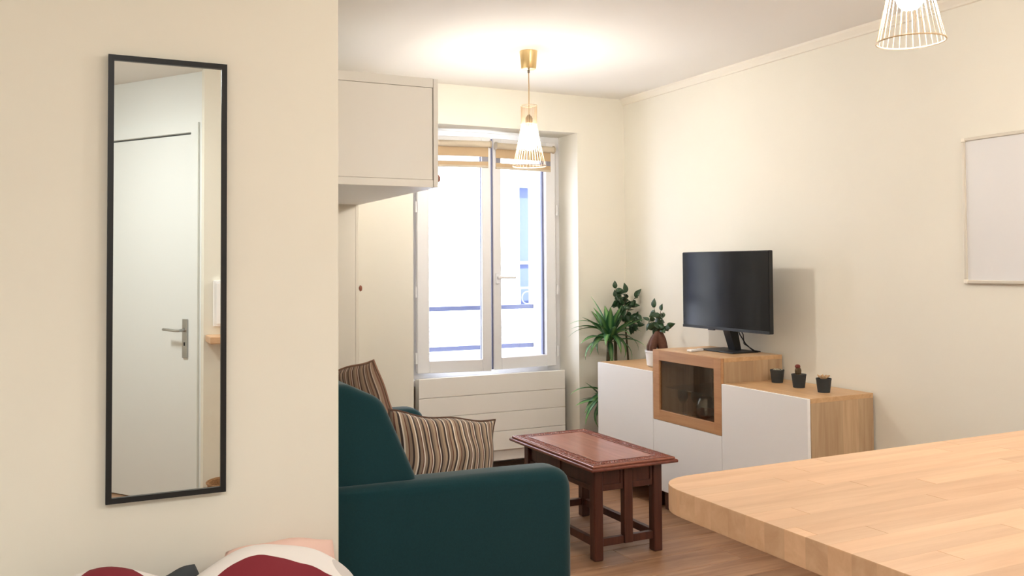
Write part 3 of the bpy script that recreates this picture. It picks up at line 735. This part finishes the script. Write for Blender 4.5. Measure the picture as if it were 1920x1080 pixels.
# ------------------------------------------------------------------ coffee table
ct = thing('coffee_table', (2.40, 4.0, 0), 'dark red-brown carved wooden coffee table', 'coffee table')
TX0, TX1, TY0, TY1, TZ = 2.150, 2.640, 3.565, 4.440, 0.455
LX0, LX1, LY0, LY1 = 2.195, 2.578, 3.618, 4.345
obj('top_board', B((TX0+0.012, TY0+0.012, TZ-0.012), (TX1-0.012, TY1-0.012, TZ-0.001), 0.004), M['mahog_top'], ct)
obj('edge_moulding', B((TX0, TY0, TZ-0.028), (TX1, TY1, TZ-0.0125), 0.007, 3), M['mahog_carve'], ct, True)
bw = 0.078
bt = bmesh.new()
for lo, hi in (((TX0+0.022, TY0+0.022), (TX1-0.022, TY0+0.028)), ((TX0+0.022, TY1-0.028), (TX1-0.022, TY1-0.022)), ((TX0+0.022, TY0+0.028), (TX0+0.028, TY1-0.028)), ((TX1-0.028, TY0+0.028), (TX1-0.022, TY1-0.028)),
               ((TX0+bw, TY0+bw), (TX1-bw, TY0+bw+0.006)), ((TX0+bw, TY1-bw-0.006), (TX1-bw, TY1-bw)), ((TX0+bw, TY0+bw+0.006), (TX0+bw+0.006, TY1-bw-0.006)), ((TX1-bw-0.006, TY0+bw+0.006), (TX1-bw, TY1-bw-0.006))):
    box(bt, (lo[0], lo[1], TZ-0.002), (hi[0], hi[1], TZ+0.001))
obj('border_bead', bt, M['mahog_carve'], ct)
cv = bmesh.new(); rc = random.Random(4)
def leafbump(x, y, a, l, w):
    ca, sa = math.cos(a), math.sin(a)
    q = [(-l, 0), (0, -w), (l, 0), (0, w)]
    vs = [cv.verts.new((x+px*ca-py*sa, y+px*sa+py*ca, TZ-0.0015)) for px, py in q]; top = cv.verts.new((x, y, TZ+0.003))
    for i in range(4): cv.faces.new((vs[i], vs[(i+1) % 4], top))
    cv.faces.new(vs[::-1])
x = TX0+0.036
while x < TX1-0.034:
    for y0 in (TY0+0.034, TY1-bw+0.006):
        for j in range(3): leafbump(x+0.003*(j % 2), y0+0.0065+0.0135*j, rc.uniform(0, 3.1), 0.0085, 0.0045)
    x += 0.0145
y = TY0+bw+0.004
while y < TY1-bw-0.004:
    for x0 in (TX0+0.034, TX1-bw+0.006):
        for j in range(3): leafbump(x0+0.0065+0.0135*j, y+0.003*(j % 2), rc.uniform(0, 3.1), 0.0085, 0.0045)
    y += 0.0145
obj('carved_border', cv, M['mahog_carve'], ct, label='carved leaf border', kind='stuff')
lw = 0.048; za = TZ-0.0285
for x in (LX0, LX1-lw):
    for y in (LY0, LY1-lw):
        bm = bmesh.new(); box(bm, (x, y, 0), (x+lw, y+lw, za), 0.004, 1)
        obj('leg', bm, M['mahog'], ct)
for y in (LY0+0.004, LY1-lw+0.004):
    xm = (LX0+LX1)/2
    obj('middle_stile', B((xm-0.024, y, 0.062), (xm+0.024, y+0.036, za), 0.003), M['mahog'], ct)
    obj('stretcher', B((LX0+lw, y+0.006, 0.062), (xm-0.0245, y+0.032, 0.098), 0.002), M['mahog'], ct)
    obj('stretcher', B((xm+0.0245, y+0.006, 0.062), (LX1-lw, y+0.032, 0.098), 0.002), M['mahog'], ct)
    for a, b in ((LX0+lw, xm-0.0245), (xm+0.0245, LX1-lw)):
        p = obj('apron', B((a, y+0.012, 0.318), (b, y+0.030, za), 0.002), M['mahog'], ct)
        obj('moulding', boxes(((a+0.004, y+0.006, 0.322), (b-0.004, y+0.0118, 0.348)), ((a+0.004, y+0.006, za-0.016), (b-0.004, y+0.0118, za)), ((a+0.004, y+0.006, 0.3485), (a+0.016, y+0.0118, za-0.0165)), ((b-0.016, y+0.006, 0.3485), (b-0.004, y+0.0118, za-0.0165))), M['mahog'], p)
for x in (LX0+0.008, LX1-lw+0.008):
    p = obj('apron', B((x+0.006, LY0+lw, 0.318), (x+0.026, LY1-lw, za), 0.002), M['mahog'], ct)
    ymc = (LY0+LY1)/2
    obj('moulding', boxes(((x, LY0+lw+0.002, 0.320), (x+0.0058, LY1-lw-0.002, 0.342)), ((x, LY0+lw+0.002, za-0.018), (x+0.0058, LY1-lw-0.002, za)), ((x, ymc-0.02, 0.3425), (x+0.0058, ymc+0.02, za-0.0185))), M['mahog'], p)
    obj('stretcher', B((x, LY0+lw, 0.062), (x+0.026, LY1-lw, 0.098), 0.002), M['mahog'], ct)

# ------------------------------------------------------------------ plants
def leaf_mesh(name, L, wmax, droop, mat, fold=0.25, n=10, tipw=0.02, power=0.8):
    """blade along +Y, arching down; midrib at x=0"""
    bm = bmesh.new(); rows = []; y = z = 0.0; ang = 0.0
    for i in range(n+1):
        t = i/n
        w = wmax*(math.sin(math.pi*min(1, (t*0.93+0.07))**power)*0.98+tipw)*0.5
        if i == n: w = wmax*0.02
        rows.append((w, y, z))
        ang = -droop*(t**1.3); y += L/n*math.cos(ang); z += L/n*math.sin(ang)
    vs = [[bm.verts.new((-w, y, z+w*fold)), bm.verts.new((0, y, z)), bm.verts.new((w, y, z+w*fold))] for w, y, z in rows]
    for a, b in zip(vs, vs[1:]):
        bm.faces.new((a[0], a[1], b[1], b[0])); bm.faces.new((a[1], a[2], b[2], b[1]))
    r = bmesh.ops.extrude_face_region(bm, geom=list(bm.faces))
    bmesh.ops.translate(bm, vec=(0, 0, -0.0008), verts=[g for g in r['geom'] if isinstance(g, bmesh.types.BMVert)])
    bmesh.ops.recalc_face_normals(bm, faces=bm.faces)
    me = bpy.data.meshes.new(name); bm.to_mesh(me); bm.free(); me.shade_smooth(); me.materials.append(mat); return me
def put_leaf_dir(parent, me, pos, d, nrm, s=1.0):
    """leaf pointing along d with its upper face turned towards nrm"""
    o = bpy.data.objects.new('leaf', me); C.objects.link(o); o.parent = parent
    d = Vector(d).normalized(); nrm = Vector(nrm); nrm = (nrm-d*nrm.dot(d)).normalized(); x = d.cross(nrm)
    m = Matrix((x*s, d*s, nrm*s)).transposed().to_4x4(); m.translation = Vector(pos)-WLOC[parent]
    o.matrix_basis = m; return o
def put_leaf(parent, me, pos, az, el, roll=0.0, s=1.0):
    o = bpy.data.objects.new('leaf', me); C.objects.link(o); o.parent = parent
    m = Matrix.Translation(Vector(pos)-WLOC[parent]) @ Matrix.Rotation(az, 4, 'Z') @ Matrix.Rotation(el, 4, 'X') @ Matrix.Rotation(roll, 4, 'Y') @ Matrix.Diagonal((s, s, s, 1))
    o.matrix_basis = m; return o
# tall dracaena in the corner
px, py = 3.165, 5.005
dp = thing('dracaena', (px, py, 0), 'tall spiky green dracaena in the corner behind the cabinets', 'potted plant')
obj('pot', Lt((px-0.05, py, 0), [(0.074, 0), (0.094, 0.20), (0.100, 0.205), (0.100, 0.225), (0.091, 0.225), (0.090, 0.20)], 30), M['darkpot'], dp, True)
obj('soil', Lt((px-0.05, py, 0.196), [(0.088, 0), (0.078, 0.012)], 24), M['soil'], dp)
obj('stem', T([(px-0.01, py, 0.2), (px-0.02, py+0.01, 0.5), (px-0.015, py, 0.78), (px, py, 0.93)], [0.014, 0.013, 0.013, 0.016], 10), M['stem'], dp, True)
obj('stem', T([(px+0.01, py-0.02, 0.2), (px+0.04, py-0.01, 0.55), (px+0.035, py-0.01, 0.90)], [0.012, 0.011, 0.010], 10), M['stem'], dp, True)
obj('stem', T([(px-0.03, py-0.02, 0.2), (px-0.05, py-0.015, 0.40), (px-0.045, py-0.01, 0.52)], [0.010, 0.010, 0.012], 10), M['stem'], dp, True)
DL = [leaf_mesh('dracaena_leaf_%d' % k, L_, w_, d_, M['dracleaf'], 0.3) for k, (L_, w_, d_) in enumerate(((0.27, 0.056, 0.5), (0.28, 0.052, 1.1), (0.27, 0.048, 1.9), (0.23, 0.058, 0.25), (0.31, 0.030, 1.2)))]
rl = random.Random(11)
def head(cx, cy, cz, spec):
    for az, el, k, s in spec:
        a = math.radians(az)
        # a leaf that would run into the walls is kept shorter
        L_ = 0.25*s*math.cos(math.radians(el)); dx, dy = -math.sin(a), math.cos(a)
        lim = 1.0
        if dy > 0.01: lim = min(lim, (YW-0.012-cy)/(L_*dy+1e-6))
        if dx > 0.01: lim = min(lim, (XR-0.012-cx)/(L_*dx+1e-6))
        if cz < 0.85 and dy < -0.01: lim = min(lim, (cy-4.868)/(L_*-dy+1e-6))
        s2 = s*max(0.35, lim) if lim < 1 else s
        put_leaf(dp, DL[k], (cx+0.008*dx, cy+0.008*dy, cz+rl.uniform(-0.05, 0.02)), a, math.radians(el), rl.uniform(-0.3, 0.3), s2)
# azimuth 90 = towards -X (left in the photograph), 0 = +Y, 180 = -Y, 270 = +X
spec = [(100, 62, 3, 1.05), (60, 70, 3, 1.15), (150, 68, 3, 1.0), (95, 48, 0, 1.0), (75, 35, 1, 1.0), (110, 25, 1, 1.05), (88, 12, 2, 0.95), (120, 8, 2, 1.0), (100, -8, 2, 0.8), (140, 15, 1, 0.95),
        (160, 38, 0, 0.9), (185, 30, 1, 0.9), (200, 48, 0, 0.9), (215, 20, 1, 0.9), (235, 40, 0, 0.95), (250, 15, 2, 0.9), (265, 30, 1, 0.9), (280, 55, 3, 0.95), (300, 45, 0, 0.9), (170, 0, 2, 0.8), (225, -5, 2, 0.85), (20, 60, 0, 0.9), (340, 60, 0, 0.9),
        (92, 40, 4, 1.05), (80, 22, 4, 1.0), (130, 45, 0, 0.85), (190, 65, 3, 0.9), (255, 62, 3, 1.0), (150, -15, 2, 0.75), (205, -12, 2, 0.8), (120, 60, 3, 1.0)]
head(px, py, 0.925, spec)
head(px-0.05, py-0.012, 0.545, [(85, 22, 1, 0.95), (100, 8, 0, 0.9), (75, 50, 3, 0.75), (110, -8, 1, 0.8), (95, -25, 1, 0.85), (60, 10, 0, 0.6), (120, 35, 0, 0.6), (88, -40, 2, 0.8), (270, 40, 0, 0.6), (100, -55, 1, 0.8)])

FL = leaf_mesh('fig_leaf', 0.062, 0.040, 0.45, M['figleaf'], 0.2, n=6, tipw=0.0, power=0.75)
fx, fy = 3.285, 5.035
fg = thing('weeping_fig', (fx, fy, 0), 'small-leaved dark green fig in the corner behind the dracaena', 'potted plant')
obj('pot', Lt((fx+0.04, fy-0.06, 0), [(0.05, 0), (0.062, 0.12), (0.066, 0.13), (0.06, 0.13), (0.058, 0.115)], 24), M['whitepot'], fg, True)
obj('soil', Lt((fx+0.04, fy-0.06, 0.112), [(0.056, 0), (0.05, 0.006)], 20), M['soil'], fg)
obj('trunk', T([(fx+0.04, fy-0.06, 0.11), (fx+0.03, fy-0.05, 0.5), (fx+0.01, fy-0.02, 0.95), (fx, fy-0.02, 1.08)], [0.009, 0.008, 0.006, 0.004], 8), M['stem'], fg, True)
rf = random.Random(5)
branches = [((fx, fy-0.02, 1.06), (3.225, 5.03, 1.23)), ((fx, fy-0.02, 1.04), (3.30, 5.02, 1.20)), ((fx, fy-0.02, 1.02), (3.355, 4.99, 1.17)), ((fx, fy-0.03, 1.00), (3.36, 4.96, 1.06)), ((fx, fy-0.03, 1.0), (3.25, 4.98, 1.12)), ((fx, fy-0.03, 0.98), (3.345, 4.95, 0.99)), ((fx, fy-0.02, 1.05), (3.245, 5.05, 1.17))]
for a, b in branches:
    mid = Vector(a).lerp(Vector(b), 0.5)+Vector((0, 0, 0.015))
    obj('branch', T([a, mid, b], [0.0032, 0.0025, 0.0012], 6), M['stem'], fg, True)
def fig_put(parent, brs, n, s0=1.0):
    for a, b in brs:
        a, b = Vector(a), Vector(b); ax = (b-a).normalized()
        for k in range(n+1):
            c = a.lerp(b, 0.35+0.65*k/n)
            for tr in range(20):
                d = Vector((rf.uniform(-1, 1), rf.uniform(-1, 1), rf.uniform(-1.1, 0.45)))
                if k == n: d = ax+Vector((rf.uniform(-0.3, 0.3), rf.uniform(-0.3, 0.3), -0.1))
                d.normalize(); e = c+d*0.066*s0
                if e.x < XR-0.008 and e.y < YW-0.008 and e.z > ZL+0.06: break
            else: continue
            put_leaf_dir(parent, FL, c, d, (rf.uniform(-1.0, 0.3), rf.uniform(-1.3, 0.0), rf.uniform(-0.1, 1.0)), s0*rf.uniform(0.8, 1.1))
fig_put(fg, branches, 10, 1.0)
# bonsai ficus in a white pot on the cabinet
bx, by = 3.15, 4.45
bs = thing('bonsai_ficus', (bx, by, ZL), 'bonsai ficus with a thick brown root in a white pot', 'potted plant')
obj('pot', Lt((bx, by, ZL+0.0005), [(0.055, 0), (0.066, 0.01), (0.074, 0.085), (0.077, 0.088), (0.077, 0.098), (0.071, 0.098), (0.070, 0.086)], 30), M['whitepot'], bs, True)
obj('soil', Lt((bx, by, ZL+0.083), [(0.068, 0), (0.055, 0.008)], 24), M['soil'], bs)
zr = ZL+0.085
for k, (dx, dy, r) in enumerate(((-0.02, 0.055, 0.021), (0.01, -0.045, 0.026), (-0.045, -0.01, 0.022), (0.035, 0.02, 0.020))):
    obj('root', T([(bx+dx*1.05, by+dy*1.05, zr), (bx+dx*0.95, by+dy*0.95, zr+0.030), (bx+dx*0.6, by+dy*0.55-0.005, zr+0.075), (bx+dx*0.15, by+dy*0.15-0.008, zr+0.118), (bx, by-0.008, zr+0.135)], [r*0.8, r*1.05, r*1.1, r*0.85, 0.008], 12), M['root'], bs, True)
bz = zr+0.128
bbr = [((bx, by-0.008, bz), (bx-0.01, by+0.02, bz+0.14)), ((bx, by-0.008, bz), (bx, by-0.035, bz+0.125)), ((bx, by-0.008, bz), (bx-0.02, by+0.065, bz+0.06)), ((bx, by-0.008, bz), (bx+0.01, by-0.085, bz+0.035)), ((bx, by-0.008, bz), (bx+0.04, by+0.01, bz+0.08)), ((bx, by-0.008, bz), (bx-0.045, by-0.02, bz+0.06))]
for a, b in bbr: obj('branch', T([a, Vector(a).lerp(Vector(b), 0.5)+Vector((0, 0, 0.012)), b], [0.0035, 0.0025, 0.0012], 6), M['stem'], bs, True)
fig_put(bs, bbr, 5, 0.85)

# ------------------------------------------------------------------ bar counter (foreground)
XC, YC, ZC, TH = 0.9534, 1.3744, 0.99, 0.046
cn = thing('bar_counter', (2.0, 0.95, 0), 'foreground bar counter with a beech stave worktop and rounded corner', 'counter')
YN = 0.56
outline = rounded([(XC, YN), (XR-0.002, YN), (XR-0.002, YC), (XC, YC)], [0.05, 0, 0, 0.095], 10)
def clip(poly, outl):
    out = [Vector(p) for p in poly]; n = len(outl)
    for i in range(n):
        a, b = Vector(outl[i]), Vector(outl[(i+1) % n]); e = b-a
        if e.length < 1e-7: continue
        nn = Vector((-e.y, e.x)); inp, out = out, []
        for j in range(len(inp)):
            p, q = inp[j-1], inp[j]; dp_, dq = nn.dot(p-a), nn.dot(q-a)
            if (dp_ >= 0) != (dq >= 0): out.append(p+(q-p)*(dp_/(dp_-dq)))
            if dq >= 0: out.append(q)
        if not out: return []
    return out
def staves():
    rs = random.Random(9); y = YN; w = 0.0428
    while y < YC-1e-4:
        x = XC - rs.uniform(0.05, 0.4)
        while x < XR:
            ln = rs.uniform(0.34, 0.62)
            p = clip([(x, y), (x+ln, y), (x+ln, min(y+w, YC)), (x, min(y+w, YC))], outline)
            x += ln
            q = []
            for v in p:
                if not q or (v-q[-1]).length > 1e-5: q.append(v)
            if len(q) > 2 and (q[0]-q[-1]).length < 1e-5: q.pop()
            if len(q) < 3: continue
            c = sum(q, Vector((0, 0)))/len(q)
            bm = bmesh.new(); rings = []
            for z, ins in ((ZC-TH, 0.0004), (ZC-TH+0.002, 0), (ZC-0.0025, 0), (ZC-0.0008, 0.0002), (ZC, 0.0006)):
                rings.append([bm.verts.new((v.x+(c.x-v.x)/max((c-v).length, 1e-6)*ins, v.y+(c.y-v.y)/max((c-v).length, 1e-6)*ins, z)) for v in q])
            for A_, B_ in zip(rings, rings[1:]):
                for k in range(len(q)): bm.faces.new((A_[k], A_[(k+1) % len(q)], B_[(k+1) % len(q)], B_[k]))
            bm.faces.new(rings[0][::-1]); bm.faces.new(rings[-1])
            obj('stave', bm, M['stave'], cn)
        y += w
staves()
obj('support_panel', B((XC+0.03, 0.60, 0), (XC+0.055, 0.985, ZC-TH-0.0005), 0.002), M['cabwhite'], cn)
obj('support_panel', B((XC+0.056, 0.60, 0), (XR-0.014, 0.625, ZC-TH-0.0005), 0.002), M['cabwhite'], cn)

# ------------------------------------------------------------------ bed corner (bottom left)
bd = thing('bed', (-0.40, 1.94, 0), 'bed with white bedding below the mirror', 'bed')
BX0, BX1, BY0, BY1 = -1.40, 0.60, 1.50, 2.38
obj('base', B((BX0+0.02, BY0+0.02, 0.08), (BX1-0.02, BY1, 0.26), 0.01), M['sheet'], bd)
obj('mattress', B((BX0, BY0, 0.262), (BX1, BY1, 0.46), 0.04, 3), M['sheet'], bd, True)
obj('duvet', B((BX0+0.01, BY0-0.02, 0.461), (BX1-0.15, 2.0, 0.51), 0.022, 3), M['duvet'], bd, True)
for x in (BX0+0.1, BX1-0.1):
    for y in (BY0+0.1, BY1-0.1): obj('leg', Lt((x, y, 0), [(0.02, 0), (0.025, 0.08)], 12), M['blackplastic'], bd, True)
BURG, PINK, BLK, GRY = (128, 34, 46), (236, 198, 184), (40, 44, 50), (206, 200, 196)
M['print1'] = blob_print('pillow_print', (236, 230, 226), [(-0.040, -0.030, 0.185, 0.140, BURG), (0.150, 0.085, 0.034, 0.034, GRY), (-0.20, -0.14, 0.06, 0.08, PINK)])
M['print2'] = blob_print('pillow_print_dark', (236, 230, 226), [(0.03, 0.045, 0.085, 0.110, BURG), (0.24, -0.08, 0.05, 0.08, BLK), (-0.20, -0.02, 0.07, 0.12, PINK)])
M['charcoalcloth'] = plain('charcoal_pillowcase', (62, 66, 70), 0.9)
cushion('bed_pillow', (0.425, 2.125, 0.549), (0.99, 0.04, -0.03), (0.03, 0.70, 0.71), 0.33, 0.30, 0.15, 'print1', 'white bed pillow printed with a large burgundy shape', 'pillow', 'printed bed pillows', seed=21, pinch=-0.42, wrinkle=0.003)
cushion('bed_pillow', (0.055, 2.140, 0.560), (0.99, -0.03, 0.02), (0.0, 0.72, 0.69), 0.28, 0.30, 0.14, 'print2', 'white bed pillow with burgundy print at the bottom left corner', 'pillow', 'printed bed pillows', seed=23, pinch=-0.30, wrinkle=0.003)
cushion('bed_pillow', (0.480, 2.335, 0.548), (0.99, 0.0, -0.02), (0.03, 0.10, 0.99), 0.27, 0.245, 0.10, 'pinkcloth', 'plain pink pillow standing behind the burgundy printed one', 'pillow', seed=24, pinch=-0.12, wrinkle=0.003)
cushion('bed_pillow', (0.232, 2.290, 0.545), (0.92, 0.0, 0.38), (-0.38, 0.2, 0.90), 0.16, 0.20, 0.08, 'charcoalcloth', 'small charcoal pillow showing between the two printed pillows', 'pillow', seed=26, pinch=-0.10, wrinkle=0.003)

# ------------------------------------------------------------------ things seen only in the mirror
ws = thing('wall_shelf', (1.2, -0.4, 0.965), 'short wooden worktop shelf on the kitchen wall in the mirror', 'shelf')
obj('board', B((0.675, -0.499, 0.965), (1.75, -0.30, 1.005), 0.006), M['stave'], ws)
for x in (0.95, 1.55): obj('bracket', B((x, -0.499, 0.84), (x+0.02, -0.34, 0.9645), 0.002), M['white'], ws)
ep = thing('switch_panel', (0.80, -0.5, 1.05), 'white wall panel above the wooden shelf in the mirror', 'panel')
obj('panel_body', B((0.715, -0.4995, 1.05), (0.93, -0.475, 1.31), 0.004), M['white'], ep)
obj('panel_cover', B((0.73, -0.4745, 1.065), (0.915, -0.468, 1.295), 0.002), M['white'], ep)
bk = thing('wicker_basket', (0.79, -0.36, 0), 'brown wicker basket on the floor in the mirror corner', 'basket')
obj('basket_body', Lt((0.79, -0.365, 0), [(0.09, 0), (0.115, 0.10), (0.12, 0.20), (0.11, 0.20), (0.105, 0.10), (0.08, 0.01)], 24), M['wicker'], bk, True)
bm = bmesh.new()
for k in range(6): ring(bm, (0.79, -0.365, 0.03+0.034*k), 0.098+0.024*min(1, k/3), 0.006, 24, 5)
obj('weave', bm, M['wicker'], bk, True)

# ------------------------------------------------------------------ unseen fill lamps added over entry and kitchen to lift the room's brightness
def fill_lamp(x, y, strength, label):
    cl = thing('added_fill_lamp', (x, y, HC), label, 'lamp', 'added fill lamps')
    obj('rim', Lt((x, y, HC-0.045), [(0.19, 0.0), (0.20, 0.006), (0.20, 0.0445)], 40), M['white'], cl, True)
    obj('fill_diffuser', Lt((x, y, HC-0.085), [(0.05, 0.0), (0.12, 0.008), (0.17, 0.028), (0.184, 0.0395)], 40), emit('fill_glow', FILL_COLOR, strength), cl, True)
fill_lamp(-0.35, -0.15, FILL_STRENGTH[0], 'round white fill light added over the entry, behind the viewer')
fill_lamp(2.35, 0.15, FILL_STRENGTH[1], 'round white fill light added over the kitchen, behind the counter')
